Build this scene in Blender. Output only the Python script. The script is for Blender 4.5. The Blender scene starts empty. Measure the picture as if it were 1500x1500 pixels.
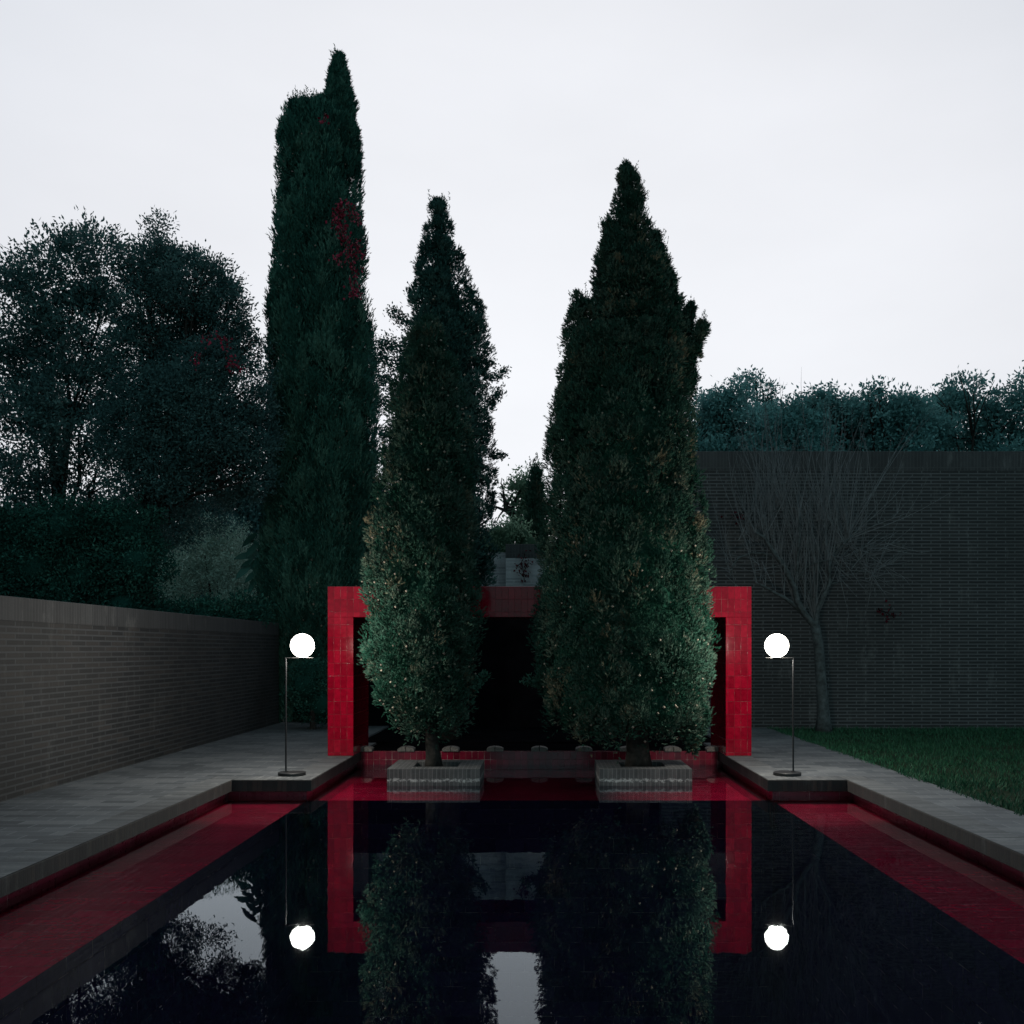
import bpy, math, random
import numpy as np
from mathutils import Vector, Matrix

# ------------------------------------------------------------------ camera, sky, sun, exposure
sc = bpy.context.scene
C = sc.collection
R = math.radians
H = 1.37            # eye height over the water (water is z = 0), level view along +Y
F = 1500.0          # focal length in photograph pixels
VX, VY = 790.4, 951.0
cam_d = bpy.data.cameras.new('camera')
cam = bpy.data.objects.new('camera', cam_d); C.objects.link(cam)
cam.location = (0, 0, H); cam.rotation_euler = (R(90), 0, 0)
cam_d.sensor_width = 36; cam_d.lens = 36 * F / 1500
cam_d.shift_x = -(VX - 750) / 1500; cam_d.shift_y = (VY - 750) / 1500
cam_d.clip_start = 0.05; cam_d.clip_end = 2000
sc.camera = cam

world = bpy.data.worlds.new('World'); sc.world = world; world.use_nodes = True
wt = world.node_tree; wt.nodes.clear()
def wn(t, **k):
    n = wt.nodes.new(t)
    for a, b in k.items(): setattr(n, a, b)
    return n
SUN_EL, SUN_AZ = R(64), R(-25)
sky = wn('ShaderNodeTexSky', sky_type='NISHITA', sun_disc=False, sun_elevation=SUN_EL, sun_rotation=SUN_AZ, dust_density=0.6)
bg1 = wn('ShaderNodeBackground'); bg1.inputs['Strength'].default_value = 0.006
wt.links.new(sky.outputs[0], bg1.inputs['Color'])
# overcast layer: bright towards the afterglow ahead (+Y), dim overhead, fill added behind the viewer
tc = wn('ShaderNodeTexCoord')
dot = wn('ShaderNodeVectorMath', operation='DOT_PRODUCT'); dot.inputs[1].default_value = (0, 1, 0)
wt.links.new(tc.outputs['Generated'], dot.inputs[0])
mr = wn('ShaderNodeMapRange'); mr.inputs[1].default_value = -1; mr.inputs[2].default_value = 1
wt.links.new(dot.outputs['Value'], mr.inputs[0])
ramp = wn('ShaderNodeValToRGB')
el = ramp.color_ramp.elements
el[0].position = 0; el[0].color = (.31, .51, .545, 1)
el[1].position = 1; el[1].color = (.915, .925, .955, 1)
for p, c in ((.5, (.15, .215, .255, 1)), (.78, (.55, .60, .67, 1)), (.92, (.815, .825, .86, 1))):
    e = el.new(p); e.color = c
wt.links.new(mr.outputs[0], ramp.inputs[0])
cm = wn('ShaderNodeMapping'); cm.inputs['Scale'].default_value = (1, 1, 2.6)
wt.links.new(tc.outputs['Generated'], cm.inputs[0])
cn = wn('ShaderNodeTexNoise'); cn.inputs['Scale'].default_value = 2.2; cn.inputs['Detail'].default_value = 5
wt.links.new(cm.outputs[0], cn.inputs['Vector'])
cr = wn('ShaderNodeMapRange'); cr.inputs[1].default_value = .3; cr.inputs[2].default_value = .7
cr.inputs[3].default_value = .94; cr.inputs[4].default_value = 1.04
wt.links.new(cn.outputs['Fac'], cr.inputs[0])
bg2 = wn('ShaderNodeBackground')
wt.links.new(ramp.outputs[0], bg2.inputs['Color']); wt.links.new(cr.outputs[0], bg2.inputs['Strength'])
ad = wn('ShaderNodeAddShader'); wo = wn('ShaderNodeOutputWorld')
wt.links.new(bg1.outputs[0], ad.inputs[0]); wt.links.new(bg2.outputs[0], ad.inputs[1]); wt.links.new(ad.outputs[0], wo.inputs['Surface'])

sun_d = bpy.data.lights.new('sun', 'SUN'); sun_d.energy = 0.10; sun_d.angle = R(30); sun_d.color = (1, .96, .92)
sun = bpy.data.objects.new('sun', sun_d); C.objects.link(sun)
sdir = Vector((math.sin(SUN_AZ) * math.cos(SUN_EL), math.cos(SUN_AZ) * math.cos(SUN_EL), math.sin(SUN_EL)))
sun.rotation_euler = (-sdir).to_track_quat('-Z', 'Y').to_euler()

sc.view_settings.view_transform = 'Standard'
try: sc.view_settings.look = 'None'
except Exception: pass
sc.view_settings.exposure = 0; sc.view_settings.gamma = 1
sc.cycles.max_bounces = 6; sc.cycles.transparent_max_bounces = 12
sc.cycles.use_denoising = True
sc.cycles.sample_clamp_indirect = 4

BULB_WATTS = 104.0

# ------------------------------------------------------------------ helpers
rng = np.random.default_rng(7)
random.seed(7)
def V(px, py, d): return Vector(((px - VX) / F * d, d, H - (py - VY) / F * d))

def tag(o, label=None, cat=None, group=None, kind=None):
    if label: o['label'] = label
    if cat: o['category'] = cat
    if group: o['group'] = group
    if kind: o['kind'] = kind
    return o

def empty(name, loc, label, cat, group=None):
    o = bpy.data.objects.new(name, None); C.objects.link(o); o.location = loc
    o.empty_display_size = .2
    return tag(o, label, cat, group)

class MB:
    """collects boxes, tubes, lathes into one mesh (world coordinates)"""
    def __init__(s): s.v = []; s.f = []; s.mi = []
    def add(s, v, f, mi=0):
        n = len(s.v); s.v += [tuple(p) for p in v]; s.f += [tuple(i + n for i in q) for q in f]; s.mi += [mi] * len(f)
    def box(s, x0, x1, y0, y1, z0, z1, mi=0):
        v = [(x0,y0,z0),(x1,y0,z0),(x1,y1,z0),(x0,y1,z0),(x0,y0,z1),(x1,y0,z1),(x1,y1,z1),(x0,y1,z1)]
        s.add(v, [(3,2,1,0),(4,5,6,7),(0,1,5,4),(1,2,6,5),(2,3,7,6),(3,0,4,7)], mi)
    def quad(s, a, b, c, d, mi=0): s.add([a, b, c, d], [(0,1,2,3)], mi)
    def tube(s, pts, rad, n=8, mi=0, wob=0.0):
        pts = [Vector(p) for p in pts]; rings = []
        up = Vector((0.13, 0.9, 0.2))
        for i, p in enumerate(pts):
            t = (pts[min(i+1, len(pts)-1)] - pts[max(i-1, 0)]).normalized()
            a = t.cross(up)
            if a.length < 1e-3: a = t.cross(Vector((1,0,0)))
            a.normalize(); b = t.cross(a)
            r = rad[i] if hasattr(rad, '__len__') else rad
            rings.append([p + (a*math.cos(k*2*math.pi/n) + b*math.sin(k*2*math.pi/n)) * r * (1 + (random.uniform(-wob, wob) if wob else 0)) for k in range(n)])
        v = [q for r in rings for q in r]; f = []
        for i in range(len(pts)-1):
            for k in range(n):
                k2 = (k+1) % n
                f.append((i*n+k, i*n+k2, (i+1)*n+k2, (i+1)*n+k))
        f.append(tuple(range(n-1, -1, -1))); f.append(tuple((len(pts)-1)*n+k for k in range(n)))
        s.add(v, f, mi)
    def lathe(s, c, prof, n=32, mi=0):
        v = []; f = []
        for r, z in prof:
            for k in range(n):
                a = 2*math.pi*k/n; v.append((c[0]+r*math.cos(a), c[1]+r*math.sin(a), c[2]+z))
        m = len(prof)
        for i in range(m-1):
            for k in range(n):
                k2 = (k+1) % n; f.append((i*n+k, i*n+k2, (i+1)*n+k2, (i+1)*n+k))
        f.append(tuple(range(n-1,-1,-1))); f.append(tuple((m-1)*n+k for k in range(n)))
        s.add(v, f, mi)
    def build(s, name, mats, parent=None, smooth=False, bevel=0):
        me = bpy.data.meshes.new(name)
        off = Vector(parent_loc(parent))
        me.from_pydata([Vector(p) - off for p in s.v], [], s.f)
        mats = mats if isinstance(mats, (list, tuple)) else [mats]
        for m in mats: me.materials.append(m)
        me.polygons.foreach_set('material_index', s.mi)
        if smooth: me.polygons.foreach_set('use_smooth', [True]*len(s.f))
        me.update()
        o = bpy.data.objects.new(name, me); C.objects.link(o)
        if parent: o.parent = parent
        if bevel:
            b = o.modifiers.new('bevel', 'BEVEL'); b.width = bevel; b.segments = 2; b.limit_method = 'ANGLE'
        return o

def parent_loc(p):
    l = Vector((0,0,0))
    while p is not None: l = l + p.location; p = p.parent
    return l

def np_mesh(name, V_, F_, mats, mat_idx=None, tint=None, parent=None, smooth=False):
    """V_ (n,3); F_ list of int arrays (m,k) grouped by k"""
    me = bpy.data.meshes.new(name)
    off = np.array(parent_loc(parent)); V_ = V_ - off
    me.vertices.add(len(V_)); me.vertices.foreach_set('co', V_.astype(np.float32).ravel())
    loops = np.concatenate([f.ravel() for f in F_]); counts = np.concatenate([np.full(len(f), f.shape[1]) for f in F_])
    me.loops.add(len(loops)); me.loops.foreach_set('vertex_index', loops.astype(np.int32))
    me.polygons.add(len(counts))
    me.polygons.foreach_set('loop_start', np.concatenate([[0], np.cumsum(counts)[:-1]]).astype(np.int32))
    for m in (mats if isinstance(mats, (list, tuple)) else [mats]): me.materials.append(m)
    if mat_idx is not None: me.polygons.foreach_set('material_index', mat_idx.astype(np.int32))
    if smooth: me.polygons.foreach_set('use_smooth', np.ones(len(counts), bool))
    if tint is not None:
        a = me.attributes.new('tint', 'FLOAT', 'FACE'); a.data.foreach_set('value', tint.astype(np.float32))
    me.update(calc_edges=True); me.validate()
    o = bpy.data.objects.new(name, me); C.objects.link(o)
    if parent: o.parent = parent
    return o

def norm(a): return a / np.maximum(np.linalg.norm(a, axis=1, keepdims=True), 1e-9)

class Leaves:
    """thousands of small kite-shaped leaves, plus berries and a core, in one mesh"""
    def __init__(s): s.V = []; s.F4 = []; s.F3 = []; s.t4 = []; s.m4 = []; s.t3 = []; s.m3 = []; s.n = 0
    def leaves(s, P, D, L, W, tint, fold=.25, mi=0):
        n = len(P); D = norm(D)
        S = norm(np.cross(D, rng.normal(size=(n,3)))); N = np.cross(D, S)
        L = np.broadcast_to(L, n)[:,None]; W = np.broadcast_to(W, n)[:,None]
        a = P; b = P + D*L*.45 + S*W*.5 + N*W*fold; c = P + D*L; d = P + D*L*.45 - S*W*.5 + N*W*fold
        s.V.append(np.stack([a,b,c,d],1).reshape(-1,3))
        s.F4.append(np.arange(4*n).reshape(n,4) + s.n); s.n += 4*n
        s.t4.append(np.broadcast_to(tint, n)); s.m4.append(np.full(n, mi))
    def octa(s, P, r, tint, mi=1):
        n = len(P); r = np.broadcast_to(r, n)
        o = np.array([(1,0,0),(-1,0,0),(0,1,0),(0,-1,0),(0,0,1),(0,0,-1)], float)
        s.V.append((P[:,None,:] + o[None]*r[:,None,None]).reshape(-1,3))
        f = np.array([(0,2,4),(2,1,4),(1,3,4),(3,0,4),(2,0,5),(1,2,5),(3,1,5),(0,3,5)])
        s.F3.append((f[None] + 6*np.arange(n)[:,None,None]).reshape(-1,3) + s.n); s.n += 6*n
        s.t3.append(np.repeat(np.broadcast_to(tint, n), 8)); s.m3.append(np.full(8*n, mi))
    def grid(s, G, tint, mi=0):
        """G (rows, cols, 3), closed in cols"""
        r, c, _ = G.shape; s.V.append(G.reshape(-1,3)); f = []
        i, j = np.meshgrid(np.arange(r-1), np.arange(c), indexing='ij'); j2 = (j+1) % c
        f = np.stack([i*c+j, i*c+j2, (i+1)*c+j2, (i+1)*c+j], -1).reshape(-1,4)
        s.F4.append(f + s.n); s.n += r*c; s.t4.append(np.full(len(f), tint)); s.m4.append(np.full(len(f), mi))
    def build(s, name, mats, parent=None):
        F_, t, m = [], [], []
        if s.F4: F_.append(np.concatenate(s.F4)); t += s.t4; m += s.m4
        if s.F3: F_.append(np.concatenate(s.F3)); t += s.t3; m += s.m3
        return np_mesh(name, np.concatenate(s.V), F_, mats, np.concatenate(m), np.concatenate(t), parent)

# ------------------------------------------------------------------ materials
def new_mat(name):
    m = bpy.data.materials.new(name); m.use_nodes = True
    nt = m.node_tree; b = nt.nodes['Principled BSDF']
    return m, nt, b
def nd(nt, t, **k):
    n = nt.nodes.new(t)
    for a, v in k.items(): setattr(n, a, v)
    return n
def noise(nt, vec, scale, detail=4, rough=.55):
    n = nd(nt, 'ShaderNodeTexNoise'); n.inputs['Scale'].default_value = scale
    n.inputs['Detail'].default_value = detail; n.inputs['Roughness'].default_value = rough
    if vec is not None: nt.links.new(vec, n.inputs['Vector'])
    return n.outputs['Fac']
def rampn(nt, fac, stops):
    r = nd(nt, 'ShaderNodeValToRGB'); e = r.color_ramp.elements
    while len(e) < len(stops): e.new(.5)
    for q, (p, c) in zip(e, stops): q.position = p; q.color = (*c, 1) if len(c) == 3 else c
    nt.links.new(fac, r.inputs[0]); return r.outputs[0]
def mixc(nt, fac, a, b, blend='MIX'):
    m = nd(nt, 'ShaderNodeMix', data_type='RGBA', blend_type=blend)
    for s, v in ((m.inputs[0], fac), (m.inputs[6], a), (m.inputs[7], b)):
        if isinstance(v, (int, float)): s.default_value = v
        elif isinstance(v, tuple): s.default_value = (*v, 1)
        else: nt.links.new(v, s)
    return m.outputs[2]
def mathn(nt, op, a, b=0.0):
    m = nd(nt, 'ShaderNodeMath', operation=op)
    for s, v in ((m.inputs[0], a), (m.inputs[1], b)):
        if isinstance(v, (int, float)): s.default_value = v
        else: nt.links.new(v, s)
    return m.outputs[0]

def box_coords(nt, offset=(0,0,0), swap_top=False):
    """metres along the face: (x,z) on faces looking along y, (y,z) on faces looking along x, (x,y) on flat ones"""
    g = nd(nt, 'ShaderNodeNewGeometry'); sp = nd(nt, 'ShaderNodeSeparateXYZ'); nt.links.new(g.outputs['Position'], sp.inputs[0])
    sn = nd(nt, 'ShaderNodeSeparateXYZ'); nt.links.new(g.outputs['True Normal'], sn.inputs[0])
    isx = mathn(nt, 'GREATER_THAN', mathn(nt, 'ABSOLUTE', sn.outputs[0]), .6)
    isz = mathn(nt, 'GREATER_THAN', mathn(nt, 'ABSOLUTE', sn.outputs[2]), .6)
    def lerp(f, a, b): return mathn(nt, 'ADD', mathn(nt, 'MULTIPLY', a, mathn(nt, 'SUBTRACT', 1.0, f)), mathn(nt, 'MULTIPLY', b, f))
    x, y, z = (mathn(nt, 'SUBTRACT', sp.outputs[i], offset[i]) for i in range(3))
    u = lerp(isx, x, y); v = lerp(isz, z, y)
    if swap_top: u = lerp(isz, u, y); v = lerp(isz, z, x)
    cb = nd(nt, 'ShaderNodeCombineXYZ'); nt.links.new(u, cb.inputs[0]); nt.links.new(v, cb.inputs[1])
    return cb.outputs[0], g.outputs['Position']

def brick(nt, vec, w, h, mortar, offset=.5, smooth=.1, c1=(0,0,0), c2=(1,1,1)):
    b = nd(nt, 'ShaderNodeTexBrick'); b.offset = offset; b.squash = 1
    b.inputs['Scale'].default_value = 1; b.inputs['Brick Width'].default_value = w; b.inputs['Row Height'].default_value = h
    b.inputs['Mortar Size'].default_value = mortar; b.inputs['Mortar Smooth'].default_value = smooth
    b.inputs['Color1'].default_value = (*c1, 1); b.inputs['Color2'].default_value = (*c2, 1); b.inputs['Mortar'].default_value = (.5,.5,.5,1)
    nt.links.new(vec, b.inputs['Vector'])
    return b.outputs['Color'], b.outputs['Fac']

def bump(nt, bsdf, height, strength, dist):
    b = nd(nt, 'ShaderNodeBump'); b.inputs['Strength'].default_value = strength; b.inputs['Distance'].default_value = dist
    nt.links.new(height, b.inputs['Height']); nt.links.new(b.outputs[0], bsdf.inputs['Normal'])

def masonry(name, w, h, mortar, stops, mortar_col, offset=.5, origin=(0,0,0), rough=.8, dirt=(.5,.5,.5), dirt_scale=1.2, swap_top=False,
            lime=0.0, bump_s=.6, smooth=.15):
    m, nt, b = new_mat(name)
    uv, pos = box_coords(nt, origin, swap_top)
    col, fac = brick(nt, uv, w, h, mortar, offset, smooth)
    c = rampn(nt, col, stops)
    fine = noise(nt, pos, 60, 3); c = mixc(nt, .35, c, rampn(nt, fine, [(.3, (.55,.55,.55)), (.7, (1.25,1.25,1.25))]), 'MULTIPLY')
    c = mixc(nt, fac, c, mortar_col)
    big = noise(nt, pos, dirt_scale, 6, .65)
    c = mixc(nt, 1.0, c, rampn(nt, big, [(.3, dirt), (.68, (1.15,1.15,1.15))]), 'MULTIPLY')
    if lime:
        sp = nd(nt, 'ShaderNodeMapping'); sp.inputs['Scale'].default_value = (1, 1, .28); nt.links.new(pos, sp.inputs[0])
        st = noise(nt, sp.outputs[0], 5, 7, .75)
        c = mixc(nt, mathn(nt, 'MULTIPLY', rampn(nt, st, [(.56, (0,0,0)), (.72, (1,1,1))]), lime), c, (.42,.42,.40))
    nt.links.new(c, b.inputs['Base Color']); b.inputs['Roughness'].default_value = rough
    hgt = mathn(nt, 'ADD', mathn(nt, 'MULTIPLY', fac, -1.0), mathn(nt, 'MULTIPLY', fine, .35))
    bump(nt, b, hgt, bump_s, .006)
    return m

def glazed(name, w, h, mortar, stops, mortar_col, offset=0.0, origin=(0,0,0), rough=.16, chipc=(.40,.33,.31)):
    m, nt, b = new_mat(name)
    uv, pos = box_coords(nt, origin)
    col, fac = brick(nt, uv, w, h, mortar, offset, .6)
    c = rampn(nt, col, stops)
    cloud = noise(nt, pos, 22, 5); c = mixc(nt, .55, c, rampn(nt, cloud, [(.3, (.6,.6,.6)), (.7, (1.2,1.2,1.2))]), 'MULTIPLY')
    chip = noise(nt, pos, 7, 6, .7)
    f2 = mathn(nt, 'MULTIPLY', mathn(nt, 'GREATER_THAN', fac, .35), .75)
    c = mixc(nt, f2, c, mixc(nt, rampn(nt, chip, [(.52, (0,0,0)), (.62, (1,1,1))]), mortar_col, chipc))
    nt.links.new(c, b.inputs['Base Color'])
    rr = mathn(nt, 'ADD', mathn(nt, 'MULTIPLY', cloud, .06), rough - .1); nt.links.new(rr, b.inputs['Roughness'])
    hgt = mathn(nt, 'ADD', mathn(nt, 'MULTIPLY', fac, -1.0), mathn(nt, 'ADD', mathn(nt, 'MULTIPLY', col, .05), mathn(nt, 'MULTIPLY', noise(nt, pos, 14, 2), .07)))
    bump(nt, b, hgt, .5, .004)
    return m

def foliage(name, dark, mid, light, rough=.85, spec=.05, warm=None, transl=0.0):
    m, nt, b = new_mat(name)
    a = nd(nt, 'ShaderNodeAttribute', attribute_name='tint')
    g = nd(nt, 'ShaderNodeNewGeometry')
    v = mathn(nt, 'ADD', a.outputs['Fac'], mathn(nt, 'MULTIPLY', mathn(nt, 'SUBTRACT', noise(nt, g.outputs['Position'], 1.3, 3), .5), .5))
    st = [(.1, dark), (.5, mid), (.9, light)]
    if warm: st.append((1.0, warm))
    nt.links.new(rampn(nt, v, st), b.inputs['Base Color'])
    b.inputs['Roughness'].default_value = rough; b.inputs['Specular IOR Level'].default_value = spec
    if transl:
        tl = nd(nt, 'ShaderNodeBsdfTranslucent'); ms = nd(nt, 'ShaderNodeMixShader'); ms.inputs[0].default_value = transl
        nt.links.new(b.inputs['Base Color'].links[0].from_socket, tl.inputs['Color'])
        nt.links.new(b.outputs[0], ms.inputs[1]); nt.links.new(tl.outputs[0], ms.inputs[2]); nt.links.new(ms.outputs[0], nt.nodes['Material Output'].inputs['Surface'])
    return m

def plain(name, col, rough=.6, metal=0.0, var=.3, scale=8, spec=.5, bump_s=0.0):
    m, nt, b = new_mat(name)
    g = nd(nt, 'ShaderNodeNewGeometry'); n = noise(nt, g.outputs['Position'], scale, 6, .6)
    lo = tuple(c*(1-var) for c in col); hi = tuple(min(1, c*(1+var)) for c in col)
    nt.links.new(rampn(nt, n, [(.3, lo), (.7, hi)]), b.inputs['Base Color'])
    b.inputs['Roughness'].default_value = rough; b.inputs['Metallic'].default_value = metal
    b.inputs['Specular IOR Level'].default_value = spec
    if bump_s: bump(nt, b, n, bump_s, .02)
    return m

GATE_Y0, GATE_Y1, GATE_TOP = 11.656, 12.69, 2.085
RED = [(0, (.19,.0013,.011)), (.5, (.245,.0018,.014)), (1, (.30,.003,.018))]
M = {}
M['gate'] = glazed('red_glazed_tile', .0735, .1455, .0028, RED, (.13,.016,.022), 0.0, (-2.413, 0, GATE_TOP - .1455*20), chipc=(.24,.09,.09))
M['gate'].node_tree.nodes['Principled BSDF'].inputs['Specular IOR Level'].default_value = .22
M['ledge'] = glazed('red_pool_tile', .28, .14, .003, [(0, (.25,.002,.024)), (.5, (.32,.003,.031)), (1, (.39,.005,.040))], (.17,.004,.020), .5, (0,0,.012), .3)
M['upstand'] = glazed('shaded_red_upstand_tile', .28, .14, .003, [(0, (.05,.002,.010)), (1, (.12,.004,.022))], (.10,.06,.06), .5, (0,0,.04), .35)  # pool tile red darkened: shade under the edging put into the colour
M['riser'] = glazed('shaded_red_riser_tile', .073, .10, .0025, [(0, (.08,.002,.010)), (1, (.19,.004,.022))], (.16,.06,.06), 0, (0,0,.058), .3)  # red toned down to paint in the shade of the gate
M['deep'] = glazed('dark_pool_tile', .28, .14, .003, [(0, (.036,.028,.078)), (1, (.060,.044,.12))], (.02,.018,.05), .5, (0,0,0), .3)
M['wall_tall'] = masonry('dark_brick_tall', .29, .052, .010, [(0, (.010,.0105,.0115)), (.5, (.016,.017,.018)), (1, (.027,.026,.026))], (.075,.077,.08), dirt=(.6,.62,.62), lime=.10, dirt_scale=.5, origin=(0,0,.15))
M['wall_low'] = masonry('dark_brick_low', .29, .052, .009, [(0, (.004,.0048,.0056)), (.5, (.009,.0095,.0102)), (1, (.022,.019,.0175))], (.034,.036,.039), dirt=(.6,.62,.62), lime=.06, dirt_scale=.7, origin=(0,0,.15))
M['wall_back'] = masonry('grey_brick_back', .29, .052, .009, [(0, (.22,.22,.235)), (1, (.38,.375,.385))], (.32,.32,.33), dirt=(.55,.56,.58), dirt_scale=2.2)
M['soldier'] = masonry('brick_soldier_course', .052, .60, .006, [(0, (.022,.023,.025)), (1, (.036,.037,.039))], (.045,.046,.048), offset=0, dirt=(.65,.66,.66), lime=.15)
M['paving'] = masonry('clay_paving', .28, .14, .005, [(0, (.050,.055,.060)), (.5, (.082,.088,.094)), (1, (.124,.128,.131))], (.155,.162,.168), dirt=(.55,.57,.58), dirt_scale=.9, rough=.7, bump_s=.5)
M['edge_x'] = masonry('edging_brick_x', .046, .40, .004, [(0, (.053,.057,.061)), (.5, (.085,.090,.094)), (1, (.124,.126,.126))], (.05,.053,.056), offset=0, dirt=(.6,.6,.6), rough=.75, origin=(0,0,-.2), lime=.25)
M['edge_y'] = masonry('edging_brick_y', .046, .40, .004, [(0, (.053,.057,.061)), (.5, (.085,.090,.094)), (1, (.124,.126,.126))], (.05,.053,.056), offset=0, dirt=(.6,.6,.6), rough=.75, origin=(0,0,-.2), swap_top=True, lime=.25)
M['nose_x'] = masonry('shaded_edging_x', .046, .40, .004, [(0, (.007,.007,.007)), (.5, (.012,.0115,.011)), (1, (.027,.020,.016))], (.009,.009,.009), offset=0, dirt=(.55,.55,.55), rough=.8, origin=(0,0,-.2), lime=.1)  # darker copy of the edging brick: side-face shade put into the colour
M['nose_y'] = masonry('shaded_edging_y', .046, .40, .004, [(0, (.007,.007,.007)), (.5, (.012,.0115,.011)), (1, (.027,.020,.016))], (.009,.009,.009), offset=0, dirt=(.55,.55,.55), rough=.8, origin=(0,0,-.2), lime=.1)  # same darkened copy, painted shade for the edging along y
M['black'] = plain('shade_black', (.0035,.0035,.0045), 1.0, var=.4, scale=3, spec=0.0)  # near-black colour stands for the shade behind the gate
M['soil'] = plain('dark_soil', (.022,.017,.012), .95, var=.6, scale=20, spec=.1, bump_s=.6)
M['ground'] = plain('leaf_litter', (.016,.015,.011), .95, var=.6, scale=6, spec=.1, bump_s=.6)
M['lawn'] = plain('lawn_soil', (.012,.022,.010), .95, var=.5, scale=9, spec=.1)
M['metal'] = plain('black_lamp_metal', (.005,.005,.006), .5, var=.15, scale=30)
M['steel'] = plain('brushed_lamp_bar', (.05,.05,.05), .4, 1.0, var=.1, scale=40)
M['bark'] = plain('grey_bark', (.055,.066,.068), .9, var=.55, scale=14, spec=.15, bump_s=.8)
M['bark_dark'] = plain('dark_bark', (.022,.020,.018), .9, var=.55, scale=12, spec=.15, bump_s=.8)
M['twig'] = plain('pale_twig', (.11,.12,.125), .85, var=.3, scale=10, spec=.15)
M['cone'] = plain('cypress_cone', (.24,.20,.155), .7, var=.35, scale=40)
M['spout'] = plain('lime_crusted_clay', (.11,.10,.092), .7, var=.5, scale=45, bump_s=.5)
M['cyp'] = foliage('cypress_green', (.010,.046,.030), (.033,.080,.058), (.082,.114,.085), warm=(.145,.125,.08))
M['cyp_blue'] = foliage('cypress_blue_green', (.012,.044,.040), (.028,.078,.070), (.060,.125,.11))
M['cyp_dark'] = foliage('cypress_dark', (.008,.042,.034), (.028,.098,.076), (.072,.165,.125))
M['oak'] = foliage('holm_oak_leaf', (.020,.062,.064), (.045,.110,.108), (.085,.165,.155), .6, .15, transl=.3)
M['olive'] = foliage('silver_leaf', (.14,.22,.18), (.24,.34,.28), (.36,.45,.38), .6, .15)
M['pine'] = foliage('broad_evergreen', (.045,.14,.14), (.10,.25,.245), (.17,.34,.325), .6, .15, transl=.35)
M['far_leaf'] = foliage('far_tree_leaf', (.09,.17,.11), (.15,.25,.17), (.22,.32,.23), .7, .15, transl=.7)
M['big_leaf'] = foliage('broad_blue_leaf', (.02,.07,.055), (.035,.12,.10), (.06,.16,.14), .7, .1)
M['creeper'] = foliage('red_creeper_leaf', (.10,.006,.016), (.19,.010,.03), (.28,.02,.05), .6, .15)
M['creeper_dark'] = foliage('dried_creeper_leaf', (.035,.005,.009), (.06,.008,.014), (.09,.012,.02))
M['grass'] = foliage('grass_blade', (.006,.040,.020), (.012,.066,.033), (.026,.098,.048), .6, .2)

m, nt, b = new_mat('opal_globe'); nt.nodes.remove(b)
e = nd(nt, 'ShaderNodeEmission'); e.inputs['Color'].default_value = (1, .95, .86, 1); e.inputs['Strength'].default_value = 6.0
tg = nd(nt, 'ShaderNodeBsdfTransparent'); ag = nd(nt, 'ShaderNodeAddShader')
nt.links.new(e.outputs[0], ag.inputs[0]); nt.links.new(tg.outputs[0], ag.inputs[1]); nt.links.new(ag.outputs[0], nt.nodes['Material Output'].inputs['Surface']); M['globe'] = m

m, nt, b = new_mat('still_water'); nt.nodes.remove(b)
g = nd(nt, 'ShaderNodeNewGeometry')
bp = nd(nt, 'ShaderNodeBump'); bp.inputs['Strength'].default_value = .13; bp.inputs['Distance'].default_value = .0025
mp = nd(nt, 'ShaderNodeMapping'); mp.inputs['Scale'].default_value = (1, .5, 1); nt.links.new(g.outputs['Position'], mp.inputs[0])
nt.links.new(noise(nt, mp.outputs[0], 7, 2), bp.inputs['Height'])
fr = nd(nt, 'ShaderNodeFresnel'); fr.inputs['IOR'].default_value = 1.36
gl = nd(nt, 'ShaderNodeBsdfGlossy'); gl.inputs['Roughness'].default_value = .012; gl.inputs['Color'].default_value = (.86, .95, 1, 1)
tr = nd(nt, 'ShaderNodeBsdfTransparent'); tr.inputs['Color'].default_value = (.86, .84, .90, 1)
mx = nd(nt, 'ShaderNodeMixShader')
for a_, b_ in ((bp.outputs[0], fr.inputs['Normal']), (bp.outputs[0], gl.inputs['Normal']), (fr.outputs[0], mx.inputs[0]), (tr.outputs[0], mx.inputs[1]), (gl.outputs[0], mx.inputs[2])):
    nt.links.new(a_, b_)
nt.links.new(mx.outputs[0], nt.nodes['Material Output'].inputs['Surface']); M['water'] = m

# ------------------------------------------------------------------ ground, pool, terraces
def struct(name, mb, mat, **k): return tag(mb.build(name, mat, **k), kind='structure')
Y0 = -4.0                      # the pool starts behind the camera
PX, JX, LX = 2.855, 2.12, 2.2  # terrace edge, podium edge, edge of the deep water
JY, DY, RY = 9.506, 9.68, 12.16
T = .15                        # terrace height over the water
g = MB()
for x0, x1, y0, y1 in ((-200,-3.0,-60,300), (3.0,200,-60,300), (-3.0,3.0,13.4,300), (-3.0,3.0,-60,Y0)):
    g.quad((x0,y0,.10),(x1,y0,.10),(x1,y1,.10),(x0,y1,.10))
struct('ground', g, M['ground'])
led = MB()
z = -.06
for s in (-1, 1):
    a, bq = sorted((s*LX, s*(PX+.1)))
    led.quad((a,Y0,z),(bq,Y0,z),(bq,DY,z),(a,DY,z))
led.quad((-PX-.1,DY,z),(PX+.1,DY,z),(PX+.1,RY+.05,z),(-PX-.1,RY+.05,z))
struct('pool_ledge', led, M['ledge'])
pw = MB()   # red tiled upstand under the overhanging edging
w = .055
for s in (-1, 1):
    pw.box(*sorted((s*(PX+w), s*(PX+w+.12))), Y0, JY+w, -.3, .0495)
    pw.box(*sorted((s*(JX+w), s*(PX+w))), JY+w, JY+w+.12, -.3, .0495)
    pw.box(*sorted((s*(JX+w), s*(JX+w+.12))), JY+w+.12, 12.8, -.3, .0495)
struct('pool_upstand', pw, M['upstand'])
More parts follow.
